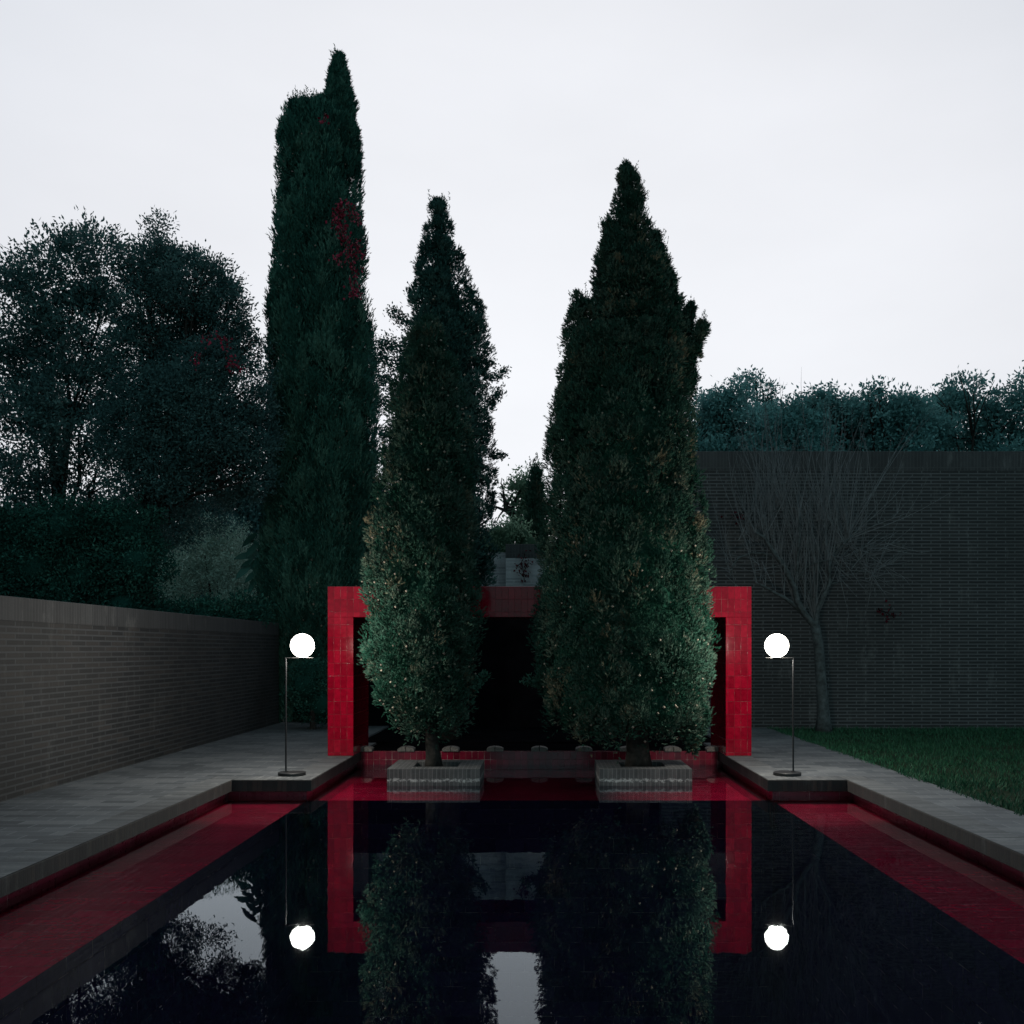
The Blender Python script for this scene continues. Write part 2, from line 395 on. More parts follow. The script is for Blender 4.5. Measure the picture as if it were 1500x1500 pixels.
dp = MB()
dp.quad((-LX,Y0,-.06),(-LX,DY,-.06),(-LX,DY,-2.9),(-LX,Y0,-2.9)); dp.quad((LX,DY,-.06),(LX,Y0,-.06),(LX,Y0,-2.9),(LX,DY,-2.9))
dp.quad((-LX,DY,-.06),(LX,DY,-.06),(LX,DY,-2.9),(-LX,DY,-2.9)); dp.quad((LX,Y0,.04),(-LX,Y0,.04),(-LX,Y0,-2.9),(LX,Y0,-2.9))
dp.quad((-LX,Y0,-2.9),(LX,Y0,-2.9),(LX,DY,-2.9),(-LX,DY,-2.9))
struct('pool_basin', dp, M['deep'])
wa = MB(); wa.quad((-PX-.05,Y0,0),(PX+.05,Y0,0),(PX+.05,RY+.02,0),(-PX-.05,RY+.02,0))
struct('pool_water', wa, M['water'])
ub = MB(); ub.quad((-2.115,RY+.056,.135),(2.115,RY+.056,.135),(2.115,13.5,.135),(-2.115,13.5,.135)); ub.box(-2.115,2.115,13.4,13.6,-.1,.155)
struct('upper_basin', ub, M['black'])

cf = MB(); cf.quad((-2.39,13.602,.13),(2.39,13.602,.13),(2.39,16.3,.13),(-2.39,16.3,.13)); struct('court_floor', cf, M['black'])  # floor coloured black in place of the shade there
pv = MB(); E = .255; EJ = .28
pv.box(-4.30,-PX-E,Y0,JY+EJ,-.05,T); pv.box(-4.30,-JX-EJ,JY+EJ,17.5,-.05,T)
pv.box(PX+E,3.56,Y0,JY+EJ,-.05,T); pv.box(JX+EJ,3.56,JY+EJ,15.9,-.05,T)
struct('terrace_paving', pv, M['paving'])
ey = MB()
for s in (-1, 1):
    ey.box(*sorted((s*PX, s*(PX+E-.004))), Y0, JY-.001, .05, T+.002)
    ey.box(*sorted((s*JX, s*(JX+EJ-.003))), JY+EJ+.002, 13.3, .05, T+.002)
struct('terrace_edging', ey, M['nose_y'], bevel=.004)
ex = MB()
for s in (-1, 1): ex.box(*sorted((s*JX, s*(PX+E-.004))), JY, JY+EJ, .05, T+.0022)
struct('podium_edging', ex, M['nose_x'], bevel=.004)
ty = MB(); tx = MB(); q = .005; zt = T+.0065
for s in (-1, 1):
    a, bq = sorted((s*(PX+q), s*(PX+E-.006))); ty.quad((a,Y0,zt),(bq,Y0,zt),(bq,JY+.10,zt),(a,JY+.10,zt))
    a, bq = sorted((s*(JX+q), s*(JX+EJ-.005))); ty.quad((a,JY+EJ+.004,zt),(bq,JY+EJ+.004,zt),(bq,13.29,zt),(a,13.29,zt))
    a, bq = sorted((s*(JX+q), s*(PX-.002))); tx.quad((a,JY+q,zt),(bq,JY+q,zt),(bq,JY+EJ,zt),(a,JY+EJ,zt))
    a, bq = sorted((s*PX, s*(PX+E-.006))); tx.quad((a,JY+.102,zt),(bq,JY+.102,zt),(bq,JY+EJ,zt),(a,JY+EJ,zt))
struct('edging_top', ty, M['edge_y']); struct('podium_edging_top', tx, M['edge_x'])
lw = MB(); lw.quad((3.565,Y0,.135),(30,Y0,.135),(30,15.92,.135),(3.565,15.92,.135))
struct('lawn', lw, M['lawn'])
# grass blades
n = 95000
gx = 3.50 + rng.random(n)**1.25*6.5; gy = 7.0 + rng.random(n)*8.85
gl_ = Leaves()
D = np.stack([rng.normal(0,.45,n), rng.normal(0,.45,n), np.ones(n)], 1)
keep = (gx > 3.545 + .03*np.sin(gy*5) + .025*np.sin(gy*13+1) - rng.exponential(.03, n)) & (rng.random(n) < .62 + .38*np.sin(gx*2.3+np.sin(gy*1.7)*2)*np.sin(gy*1.9+gx))
P = np.stack([gx, gy, np.full(n, .13)], 1)[keep]
gl_.leaves(P, D[keep], rng.uniform(.035,.085,keep.sum()), rng.uniform(.005,.010,keep.sum()), rng.random(keep.sum()), .1)
gl_.build('grass', M['grass']); o = bpy.data.objects['grass']; tag(o, 'short dark green lawn grass beside the right hand terrace', 'grass', kind='stuff')

# ------------------------------------------------------------------ walls
def wall(x0, x1, y0, y1, top, cap, mat, label, capmat='soldier', z0=.05):
    t = empty('brick_wall', ((x0+x1)/2, (y0+y1)/2, z0), label, 'wall')
    a = MB(); a.box(x0,x1,y0,y1,z0,top-cap); a.build('wall_face', mat, t)
    if cap:
        c = MB(); c.box(x0-.004,x1+.004,y0-.004,y1+.004,top-cap,top); c.build('coping', M[capmat], t, bevel=.006)
    return t
wall(-4.60,-4.305,Y0,16.9,1.80,.20,M['wall_low'],'low dark brick wall along the left hand terrace', )
wall(1.9,14,15.93,16.25,4.45,.30,M['wall_tall'],'tall dark brick wall behind the bare tree and lawn')
wall(-.577,2.2,17.5,17.8,3.167,.24,M['wall_back'],'grey brick wall end seen between the two planted cypresses above the red gate')
wall(-3.2,-.583,17.75,18.0,3.05,0,M['wall_back'],'lower grey wall stepping down left of the grey brick wall end')
wall(-2.9,3.2,16.3,16.6,1.87,0,M['black'],'low wall added behind the red gate, black in place of its shade')

# ------------------------------------------------------------------ red gate, overflow wall, planters
t = empty('tiled_gate', (0, GATE_Y0, T), 'red glazed tile gate framing the back of the pool', 'gate')
for s in (-1, 1):
    a = MB(); a.box(*sorted((s*JX, s*2.413)), GATE_Y0, GATE_Y1, T+.007, 1.735); a.build('pillar', M['gate'], t, bevel=.004)
a = MB(); a.box(-2.413, 2.413, GATE_Y0, GATE_Y1, 1.735, GATE_TOP); a.build('lintel', M['gate'], t, bevel=.004)

t = empty('overflow_wall', (0, RY, -.06), 'low red tiled wall with water spouts under the red gate', 'wall')
a = MB(); a.box(-2.118, 2.118, RY, RY+.055, .049, .158); a.box(-2.2, 2.2, RY, RY+.055, -.07, .049); a.build('wall_face', M['riser'], t)
for k in range(9):
    x = -2.115 + .5285*k
    if k in (0, 8): x *= .985
    a = MB()
    for q, (p0, p1) in enumerate(((-.098, -.004), (.004, .098))):
        nn = 6; top = []
        for i in range(nn+1):
            u = p0 + (p1-p0)*i/nn; top.append((x+u, (.186 + .026*max(0, math.cos(u/.098*math.pi/2))**.6)))
        pts = [(x+p0, .159)] + top + [(x+p1, .159)]; m_ = len(pts)
        v = [(px_, RY-.03, z_) for px_, z_ in pts] + [(px_, RY+.14, z_) for px_, z_ in pts]
        a.add(v, [tuple(range(m_)), tuple(range(2*m_-1, m_-1, -1))] + [((i+1) % m_, i, m_+i, m_+(i+1) % m_) for i in range(m_)])
    a.build('spout', M['spout'], t)

M['planter'] = masonry('planter_brick', .043, .112, .0035, [(0, (.042,.043,.044)), (.5, (.056,.056,.057)), (1, (.074,.072,.071))], (.12,.12,.12), offset=0, rough=.8, dirt=(.6,.6,.6), dirt_scale=3, origin=(0,0,.058))
# whitish lime crust near the water line, a stain of its own on the planter brick
nt = M['planter'].node_tree; bs = nt.nodes['Principled BSDF']; src = bs.inputs['Base Color'].links[0].from_socket
gg = nd(nt, 'ShaderNodeNewGeometry'); ss = nd(nt, 'ShaderNodeSeparateXYZ'); nt.links.new(gg.outputs['Position'], ss.inputs[0])
zz = mathn(nt, 'ADD', ss.outputs[2], mathn(nt, 'MULTIPLY', mathn(nt, 'SUBTRACT', noise(nt, gg.outputs['Position'], 24, 6), .5), .06))
band = rampn(nt, mathn(nt, 'MULTIPLY', zz, 5.0), [(.0, (.0,.0,.0)), (.16, (0,0,0)), (.24, (.55,.55,.55)), (.31, (.5,.5,.5)), (.37, (0,0,0))])
pit = rampn(nt, noise(nt, gg.outputs['Position'], 42, 4), [(.42, (0,0,0)), (.60, (1,1,1))])
nt.links.new(mixc(nt, mathn(nt, 'MULTIPLY', band, pit), src, (.55,.55,.53)), bs.inputs['Base Color'])
def planter(s, label):
    x0, x1 = sorted((s*.602, s*1.531)); y0, y1 = 10.275, 11.12; top = .168; wv = .235
    t = empty('planter', ((x0+x1)/2, (y0+y1)/2, -.06), label, 'planter', 'square brick planters in the shallow water')
    a = MB()
    hx0, hx1, hy0, hy1 = x0+wv, x1-wv, y0+.2, y1-.2
    a.box(x0,x1,y0,hy0,-.06,top); a.box(x0,x1,hy1,y1,-.06,top); a.box(x0,hx0,hy0,hy1,-.06,top); a.box(hx1,x1,hy0,hy1,-.06,top)
    a.build('rim', M['planter'], t)
    a = MB(); N_ = 14; v = []; f = []
    for i in range(N_+1):
        for j in range(N_+1):
            v.append((hx0+(hx1-hx0)*i/N_, hy0+(hy1-hy0)*j/N_, .10 + random.uniform(-.012,.02) + .03*math.exp(-((i-7)**2+(j-7)**2)/16)))
    for i in range(N_):
        for j in range(N_): q = i*(N_+1)+j; f.append((q, q+N_+1, q+N_+2, q+1))
    a.add(v, f); a.build('soil', M['soil'], t)
planter(-1, 'square brick planter holding the left cypress in the shallow red water')
planter(1, 'square brick planter holding the right cypress in the shallow red water')

# ------------------------------------------------------------------ lamps
def lamp(s, label):
    y = 9.87; bx = s*2.387; px = s*2.445; gx = s*2.286; gz = 1.402; r = .114
    t = empty('globe_lamp', (bx, y, T), label, 'lamp', 'globe floor lamps on the pool corners')
    a = MB(); a.lathe((bx,y,T+.0068), [(.128,0),(.132,.004),(.132,.026),(.128,.030),(.03,.0305)], 48); a.build('base', M['metal'], t)
    a = MB(); a.tube([(px,y,T+.03),(px,y,1.2805)], .0085, 14); a.lathe((px,y,T+.031), [(.022,0),(.022,.012),(.0095,.014)], 20); a.build('pole', M['metal'], t, smooth=False)
    a = MB(); xa, xb = sorted((px + s*.009, s*2.178)); a.box(xa,xb,y-.008,y+.008,1.281,1.290); a.build('bar', M['steel'], t, bevel=.002)
    # opal ball
    a = MB(); pr = [(.001,-r)] + [(r*math.cos(R(q)), r*math.sin(R(q))) for q in range(-84, 85, 6)] + [(.001, r)]
    a.lathe((gx,y,gz+.003), pr, 48); a.build('globe', M['globe'], t, smooth=True)
    bl = bpy.data.lights.new('bulb', 'POINT'); bl.energy = BULB_WATTS; bl.color = (1, .94, .84); bl.shadow_soft_size = .09
    bo = bpy.data.objects.new('bulb', bl); C.objects.link(bo); bo.parent = t; bo.location = Vector((gx,y,gz+.003)) - t.location
    a = MB(); a.lathe((gx,y,1.2905), [(.035,0),(.035,.004)], 24); a.build('socket', M['metal'], t)
lamp(-1, 'lit white globe floor lamp on the left corner of the pool terrace')
lamp(1, 'lit white globe floor lamp on the right corner of the pool terrace')

# ------------------------------------------------------------------ cypresses
def prof_world(prof, d):
    a = np.array(sorted(prof, key=lambda q: -q[0]), float)    # from the ground up
    z = H - (a[:,0]-VY)/F*d; xl = (a[:,1]-VX)/F*d; xr = (a[:,2]-VX)/F*d
    return z, xl, xr
def cypress_crown(L, prof, d, depth=.95, dens=1.0, jut=1.25, tall=.95, cvar=.26, leaf=.05, clump=.20, yoff=0.0, berries=0.0, up=.5, sprig=1.0, mi=0):
    z, xl, xr = prof_world(prof, d); d = d + yoff
    zs = np.linspace(z[0], z[-1], 400); cx = np.interp(zs, z, (xl+xr)/2); rx = np.maximum(np.interp(zs, z, (xr-xl)/2), .03); rx = rx*(1.03 + .10*np.clip(1 - rx/.4, 0, 1)); top_z, top_x, top_r = zs[-1], cx, rx
    area = 2*np.pi*np.sum(rx)*(zs[1]-zs[0])
    ncl = int(area/(clump*clump)*1.75*dens)
    pr = (rx + .10)/np.sum(rx + .10)
    def sample(nn):
        i = rng.choice(len(zs), nn, p=pr); th = rng.uniform(0, 2*np.pi, nn)
        back = np.sin(th) > .35; th = np.where(back & (rng.random(nn) < .5), -th, th)
        return zs[i] + rng.uniform(-.5,.5,nn)*(zs[1]-zs[0]), cx[i], rx[i], th
    # core, tinted darkest as shade inside the crown
    k = 36; zz = np.linspace(z[0]+.12, z[-1]-.05, 60); c_ = np.interp(zz, zs, cx); r_ = np.interp(zz, zs, rx)
    r_ = np.maximum(r_ - clump*1.15, r_*.35); r_[0] *= .3
    ths = np.linspace(0, 2*np.pi, k, endpoint=False)
    wob = 1 + .07*np.sin(ths[None]*5 + zz[:,None]*7) + .05*np.sin(ths[None]*3 - zz[:,None]*11)
    G = np.stack([c_[:,None] + r_[:,None]*np.cos(ths)[None]*wob, d + r_[:,None]*depth*np.sin(ths)[None]*wob, np.broadcast_to(zz[:,None], wob.shape)], -1)
    L.grid(G, .05, mi)
    # inner layer of short leaves over the core, tinted dark for inner shade
    ni = int(area*420); zi, ci, ri, ti = sample(ni)
    oi = np.stack([np.cos(ti), depth*np.sin(ti), np.zeros(ni)], 1)
    P = np.stack([ci, np.full(ni, d), zi], 1) + oi*(np.maximum(ri - clump*rng.uniform(.7, 1.1, ni), ri*.4))[:,None]
    L.leaves(P, oi*.6 + rng.normal(0,.45,P.shape) + np.array([0,0,.7]), leaf*1.6*rng.uniform(.7,1.3,ni), leaf*.75, np.clip(rng.normal(.22,.08,ni),.02,.9), .2, mi)
    # lumps standing proud of it
    zc, c0, r0, th = sample(ncl)
    s = clump*rng.uniform(.5, 1.35, ncl)*np.where(rng.random(ncl) < .12, 1.3, 1.0); s = np.minimum(s, r0*.5 + .02)
    rr = np.maximum(r0 - s*rng.uniform(.35, jut, ncl), .0)
    out = np.stack([np.cos(th), depth*np.sin(th), np.zeros(ncl)], 1)
    CC = np.stack([c0, np.full(ncl, d), zc], 1) + out*rr[:,None]
    ct = np.clip(rng.normal(.5, cvar, ncl), 0, 1)
    # upright feathery sprays on each lump
    ns = 40
    u = rng.normal(size=(ncl, ns, 3))*.9 + out[:,None,:]*1.0 + np.array([0,0,.5]); u = u/np.linalg.norm(u, axis=2, keepdims=True)
    SP = CC[:,None,:] + u*s[:,None,None]*np.array([.62,.62,tall])*rng.uniform(.45,1,(ncl,ns,1))
    ax = u*.9 + np.array([0,0,up]) + rng.normal(0,.22,(ncl,ns,3)); ax = ax/np.linalg.norm(ax, axis=2, keepdims=True)
    st = np.broadcast_to(ct[:,None], (ncl,ns)) + rng.normal(0,.05,(ncl,ns)) + u[:,:,2]*.05
    SP = SP.reshape(-1,3); ax = ax.reshape(-1,3); st = st.ravel(); N = len(SP)
    kl = 8; sl = np.repeat(rng.uniform(.7, 2.0, N)*(.6 + .5*up), kl)[:,None]
    P = np.repeat(SP, kl, 0); A = np.repeat(ax, kl, 0); tt = np.tile(np.linspace(0,1,kl), N)[:,None]
    P = P + A*tt*leaf*sl + rng.normal(0, leaf*.20, P.shape)*(1.15-tt)
    Dv = A*1.25 + rng.normal(0, .27, P.shape)
    L.leaves(P, Dv, leaf*rng.uniform(.95,1.6,len(P)), leaf*rng.uniform(.22,.36,len(P)), np.clip(np.repeat(st,kl) + rng.normal(0,.03,len(P)), .02, .98), .2, mi)
    # sprigs that break the outline
    nq = int(area*9*sprig)
    zq, cq, rq, tq = sample(nq)
    o2 = np.stack([np.cos(tq), depth*np.sin(tq), np.zeros(nq)], 1)
    B = np.stack([cq, np.full(nq, d), zq], 1) + o2*(rq*rng.uniform(.86,1.0,nq))[:,None]
    a2 = norm(o2*.45 + np.array([0,0,1.]) + rng.normal(0,.25,(nq,3))); ln = rng.uniform(.05,.17,nq)*(leaf/.05)
    kk = 9; P = np.repeat(B, kk, 0); A = np.repeat(a2, kk, 0); t_ = np.tile(np.linspace(0,1,kk), nq)
    P = P + A*(t_*np.repeat(ln,kk))[:,None] + rng.normal(0, .006, P.shape)
    L.leaves(P, A*.9 + rng.normal(0,.5,P.shape), leaf*rng.uniform(.5,.9,len(P)), leaf*rng.uniform(.25,.4,len(P)), np.clip(rng.normal(.55,.12,len(P)),0,1), .2, mi)
    # ragged spires at the tip
    nt_ = int(34 + 90*min(rx[-40:].mean(), .3))
    zt = zs[-1] - .10 - rng.uniform(0, 1, nt_)**1.5*min(.75, (zs[-1]-zs[0])*.35)
    at = rng.uniform(0, 2*np.pi, nt_); rt = np.interp(zt, zs, rx)*rng.uniform(.2, .95, nt_)
    B = np.stack([np.interp(zt, zs, cx) + rt*np.cos(at), d + rt*np.sin(at)*depth, zt], 1)
    a3 = norm(np.stack([np.cos(at)*.22, np.sin(at)*.22, np.ones(nt_)], 1) + rng.normal(0,.10,(nt_,3))); l3 = rng.uniform(.10,.30,nt_)*(leaf/.035)**.7
    kk = 26; tt_ = np.tile(np.linspace(0,1,kk), nt_)
    P = np.repeat(B,kk,0) + np.repeat(a3,kk,0)*(tt_*np.repeat(l3,kk))[:,None] + rng.normal(0,1,(nt_*kk,3))*(.022*(leaf/.035)*(1.1-tt_))[:,None]
    L.leaves(P, np.repeat(a3,kk,0) + rng.normal(0,.45,P.shape), leaf*rng.uniform(.6,1.1,len(P)), leaf*rng.uniform(.28,.42,len(P)), np.clip(rng.normal(.5,.12,len(P)),0,1), .2, mi)
    if berries:
        nb = int(area*berries); zb, cb, rb, tb = sample(nb)
        o3 = np.stack([np.cos(tb), depth*np.sin(tb), np.zeros(nb)], 1)
        L.octa(np.stack([cb, np.full(nb, d), zb], 1) + o3*(rb*rng.uniform(.90,1.0,nb))[:,None], rng.uniform(.009,.017,nb)*(d/10.7)**.5, .5, 1)
def branch_tufts(L, pts, d, r=.10, leaf=.05, nper=260, mi=0):
    """a leafy side branch given by pixels"""
    W = [np.array(V(x, y, d)) for x, y in pts]
    for a, b in zip(W[:-1], W[1:]):
        t = rng.random(nper)[:,None]; P = a + (b-a)*t + rng.normal(0, r*.5, (nper,3))
        L.leaves(P, (b-a)[None]*2 + rng.normal(0,.4,(nper,3)) + np.array([0,0,.2]), leaf*rng.uniform(.6,1.2,nper), leaf*.45, np.clip(rng.normal(.4,.15,nper),0,1), .2, mi)

def trunk(parent, pts, rad, mat, n=12):
    a = MB(); a.tube(pts, rad, n, wob=.10); return a.build('trunk', M[mat], parent, smooth=True)

# left planted cypress
d = 10.7
base = V(636, 1119, d)
t = empty('cypress_tree', (base.x, d, .09), 'broad leafy cypress with pale cones planted in the left brick planter', 'cypress', 'cypress trees round the pool')
trunk(t, [(base.x,d,.07), (base.x-.01,d,.25), (base.x-.03,d,.5), (base.x+.02,d,1.0), (base.x,d,3.5)], [.105,.078,.068,.06,.03], 'bark_dark')
L = Leaves()
PL = [(468,618,632),(500,600,655),(540,586,668),(600,572,682),(650,562,687),(700,555,688),(750,548,690),(800,540,693),(848,532,696),(870,534,700),(896,542,704),(915,544,706),(932,538,705),(950,534,702),(968,531,699),(980,538,696),(992,546,694),(1016,551,693),(1040,557,690),(1060,575,685),(1074,598,668)]
cypress_crown(L, PL, d, depth=.8, berries=17, clump=.20, leaf=.024, jut=1.4, dens=1.5)
branch_tufts(L, [(690,1010),(703,998),(710,990)], d-.1, .05, nper=90)
L.build('crown', [M['cyp'], M['cone']], t)

# right planted cypress
d = 10.75
base = V(935, 1119, d)
t = empty('cypress_tree', (base.x, d, .09), 'broad many tipped cypress with pale cones planted in the right brick planter', 'cypress', 'cypress trees round the pool')
trunk(t, [(base.x,d,.07), (base.x,d,.3), (base.x-.02,d,.6), (base.x-.05,d,1.2), (base.x,d,4)], [.15,.125,.115,.10,.03], 'bark_dark')
L = Leaves()
PR = [(246,912,921),(256,908,931),(280,906,941),(298,902,944),(322,893,952),(350,888,955),(378,881,968),(403,875,980),(427,871,986),(452,868,988),(480,866,990),(520,846,1003),(560,834,1012),(600,812,1013),(650,805,1018),(700,801,1022),(750,798,1028),(800,794,1036),(830,791,1041),(870,790,1036),(921,786,1036),(947,786,1045),(960,786,1042),(985,789,1038),(1010,793,1038),(1035,799,1036),(1060,812,1032),(1080,850,1020)]
cypress_crown(L, PR, d, depth=.8, berries=15, clump=.20, leaf=.024, jut=1.4, dens=1.5, up=.65)
cypress_crown(L, [(385,878,975),(410,872,990),(450,865,994),(490,848,1000),(530,832,1012),(580,822,1014)], d, .75, clump=.16, leaf=.026, dens=.9)
cypress_crown(L, [(438,843,851),(455,836,863),(480,829,876),(520,823,890),(570,819,890),(620,806,880),(680,803,870)], d, .9, clump=.15, leaf=.026, yoff=-.12)
cypress_crown(L, [(448,1009,1014),(462,1001,1016),(490,993,1016),(540,983,1014)], d, .9, clump=.11, leaf=.026, yoff=.05)
cypress_crown(L, [(472,1026,1032),(484,1020,1033),(500,1009,1030),(530,992,1020),(580,980,1014)], d, .8, clump=.11, leaf=.026, yoff=-.05)
cypress_crown(L, [(338,886,892),(352,882,904),(390,876,930),(440,870,940)], d, .9, clump=.13, leaf=.026, yoff=-.15)
cypress_crown(L, [(340,957,962),(360,952,968),(390,950,981),(430,948,989),(480,940,990)], d, .9, clump=.13, leaf=.026, yoff=.05)
cypress_crown(L, [(1040,985,1032),(1070,992,1026),(1085,1000,1018),(1101,1008,1013)], d, .8, clump=.10, leaf=.026, yoff=-.15)
branch_tufts(L, [(800,1003),(785,1000),(770,997)], d-.1, .05, nper=140)
branch_tufts(L, [(920,255),(912,249),(904,247)], d, .012, .03, nper=40)
L.build('crown', [M['cyp'], M['cone']], t)

# cypress behind the gate
d = 14.2
base = V(655, 1080, d)
t = empty('cypress_tree', (base.x, d, .1), 'pointed blue green cypress with stray side branches behind the left planted cypress', 'cypress', 'cypress trees round the pool')
trunk(t, [(base.x,d,.05), (base.x,d,1.5), (base.x,d,4)], [.2,.16,.1], 'bark_dark')
L = Leaves()
PB = [(293,635,646),(316,632,653),(340,626,660),(363,621,667),(387,618,677),(410,609,682),(433,604,696),(456,602,704),(480,600,711),(520,592,715),(560,585,718),(600,580,719),(650,578,720),(700,576,721),(760,576,721),(800,580,722),(850,585,722),(880,590,715)]
cypress_crown(L, PB, d, clump=.22, leaf=.034, berries=9)
branch_tufts(L, [(612,480),(590,470),(574,456)], d, .10)
branch_tufts(L, [(606,440),(600,424)], d, .07, nper=120)
for q in ([(610,515),(575,505),(556,505)], [(606,540),(570,530),(550,522)], [(600,575),(570,560),(552,550)], [(600,600),(575,590),(555,596)], [(596,640),(572,632),(552,640)], [(594,665),(572,672),(556,668)], [(590,700),(570,690)]):
    branch_tufts(L, q, d+.2, .13, .055, 330)
branch_tufts(L, [(712,556),(728,552),(742,543)], d, .07, nper=150); branch_tufts(L, [(712,590),(726,584),(733,572)], d, .07, nper=150)
branch_tufts(L, [(714,535),(724,532)], d, .05, nper=90); branch_tufts(L, [(716,668),(730,668),(740,667)], d, .05, nper=110); branch_tufts(L, [(716,820),(728,806)], d, .06, nper=120)
L.build('crown', [M['cyp_blue'], M['cone']], t)

# tall cypress at the end of the left terrace
d = 17.8
base = V(470, 1057, d)
t = empty('cypress_tree', (base.x, d, .1), 'tallest dark cypress with split top rising beyond the left lamp', 'cypress', 'cypress trees round the pool')
trunk(t, [(base.x,d,.05), (base.x,d,3), (base.x,d,8)], [.3,.25,.12], 'bark_dark')
L = Leaves()
PT = [(205,416,522),(230,412,523),(257,409,522),(283,409,524),(310,407,527),(337,407,529),(363,405,531),(390,404,532),(417,401,532),(443,398,532),(480,396,540),(507,397,544),(533,398,548),(590,398,549),(650,398,550),(720,396,550),(800,390,550),(880,385,552),(950,390,555),(1000,398,555),(1040,404,550),(1056,416,540)]
cypress_crown(L, PT, d, clump=.27, leaf=.05, up=1.5, dens=1.15, jut=1.2, tall=1.7, cvar=.25, berries=7)
cypress_crown(L, [(84,496,497),(96,493,500),(112,488,505),(126,485,509),(150,481,516),(177,480,519),(203,480,523),(260,478,524)], d, .95, dens=1.6, clump=.15, leaf=.047, up=1.3)
cypress_crown(L, [(152,437,441),(165,428,452),(185,421,470),(210,416,490),(260,412,500)], d, .9, clump=.2, leaf=.047, yoff=-.1, up=1.3)
cypress_crown(L, [(153,470,474),(165,461,478),(190,456,490),(230,450,500)], d, .9, clump=.17, leaf=.046, yoff=-.1, up=1.3)
cypress_crown(L, [(151,450,454),(165,445,460),(190,440,470)], d, .9, clump=.15, leaf=.046, yoff=0, up=1.3)
cypress_crown(L, [(172,422,425),(190,418,434),(215,414,450)], d, .9, clump=.15, leaf=.046, yoff=0, up=1.3)
branch_tufts(L, [(497,92),(498,84)], d, .02, .04, nper=40)
L.build('crown', [M['cyp_dark'], M['cone']], t)

# narrow far cypress
d = 27
base = V(783, 880, d)
t = empty('cypress_tree', (base.x, d, .1), 'thin distant cypress seen in the gap beside the right planted cypress', 'cypress', 'cypress trees round the pool')
trunk(t, [(base.x,d,.05), (base.x,d,4)], [.12,.06], 'bark_dark', 8)
L = Leaves(); cypress_crown(L, [(688,783,786),(710,779,789),(740,776,792),(780,773,795),(830,772,797),(900,774,796)], d, clump=.22, leaf=.08, up=1.3)
L.build('crown', [M['cyp'], M['cone']], t)

# ------------------------------------------------------------------ broadleaf trees
def crown_lobes(L, lobes, d, n_per_m2=420, leaf=.07, cl=.22, dy=.9, shell=.55, aspect=.45, mi=0, cov=2.6, core=.0, tvar=.16, tb=.5):
    """lobes: (px, py, r_px, density[, depth offset])"""
    for lb in lobes:
        px, py, rp, den = lb[:4]; off = lb[4] if len(lb) > 4 else rng.uniform(-.6,.6)
        c = np.array(V(px, py, d)); c[1] += off; r = rp/F*d
        nc = max(6, int(den*3.14*r*r*cov/(.5*leaf*leaf*aspect)/26)); 
        u = norm(rng.normal(size=(nc,3))); rad = r*(shell + (1-shell)*rng.random(nc))**.7
        CC = c + u*rad[:,None]*np.array([1,dy,1]) + rng.normal(0,.08*r,(nc,3))
        ct = np.clip(rng.normal(tb,tvar,nc),0,1); k = 26
        P = np.repeat(CC,k,0) + rng.normal(0,cl*.48,(nc*k,3))*np.array([1,1,.75])
        D = np.repeat(u,k,0)*.7 + rng.normal(0,.7,(nc*k,3)) + np.array([0,0,.25])
        L.leaves(P, D, leaf*rng.uniform(.7,1.3,nc*k), leaf*aspect*rng.uniform(.8,1.2,nc*k), np.clip(np.repeat(ct,k)+rng.normal(0,.1,nc*k),.02,.98), .15, mi)
        if core and den >= .9:
            ths = np.linspace(0,2*np.pi,14,endpoint=False); ph = np.linspace(-1.5,1.5,9); q = r*core
            G = np.stack([c[0] + q*np.cos(ph)[:,None]*np.cos(ths)[None]*(1+.12*np.sin(3*ths+px)), c[1] + q*dy*np.cos(ph)[:,None]*np.sin(ths)[None]*(1+.1*np.sin(4*ths)), np.broadcast_to(c[2] + q*np.sin(ph)[:,None], (9,14))], -1)
            L.grid(G, .05, mi)  # lobe core tinted darkest, painted shade inside the crown
def limb_tree(t, d, base, fork, lobes, r0, mat='bark_dark', off=0.0):
    a = MB(); f = Vector(fork); b0 = Vector(base)
    mid = (b0+f)/2 + Vector((random.uniform(-.1,.1), 0, 0))
    a.tube([b0, mid, f], [r0, r0*.85, r0*.7], 10, wob=.08)
    for lb in lobes:
        c = V(lb[0], lb[1], d); c.y += random.uniform(-.3,.3)
        if len(lb) > 4: c.y = d + lb[4]
        m1 = f.lerp(c, .45) + Vector((random.uniform(-.25,.25), random.uniform(-.2,.2), random.uniform(.0,.3)))
        a.tube([f, m1, f.lerp(c,.8), c], [r0*.30, r0*.17, r0*.09, .012], 6)
        for _ in range(5):
            e = c + Vector((random.uniform(-1,1), random.uniform(-.6,.6), random.uniform(-.5,1)))*(lb[2]/F*d*.9)
            s = m1.lerp(c, random.uniform(.3,1))
            a.tube([s, s.lerp(e,.5)+Vector((0,0,.08)), e], [.018,.011,.005], 4)
    return a.build('trunk', M[mat], t, smooth=True)

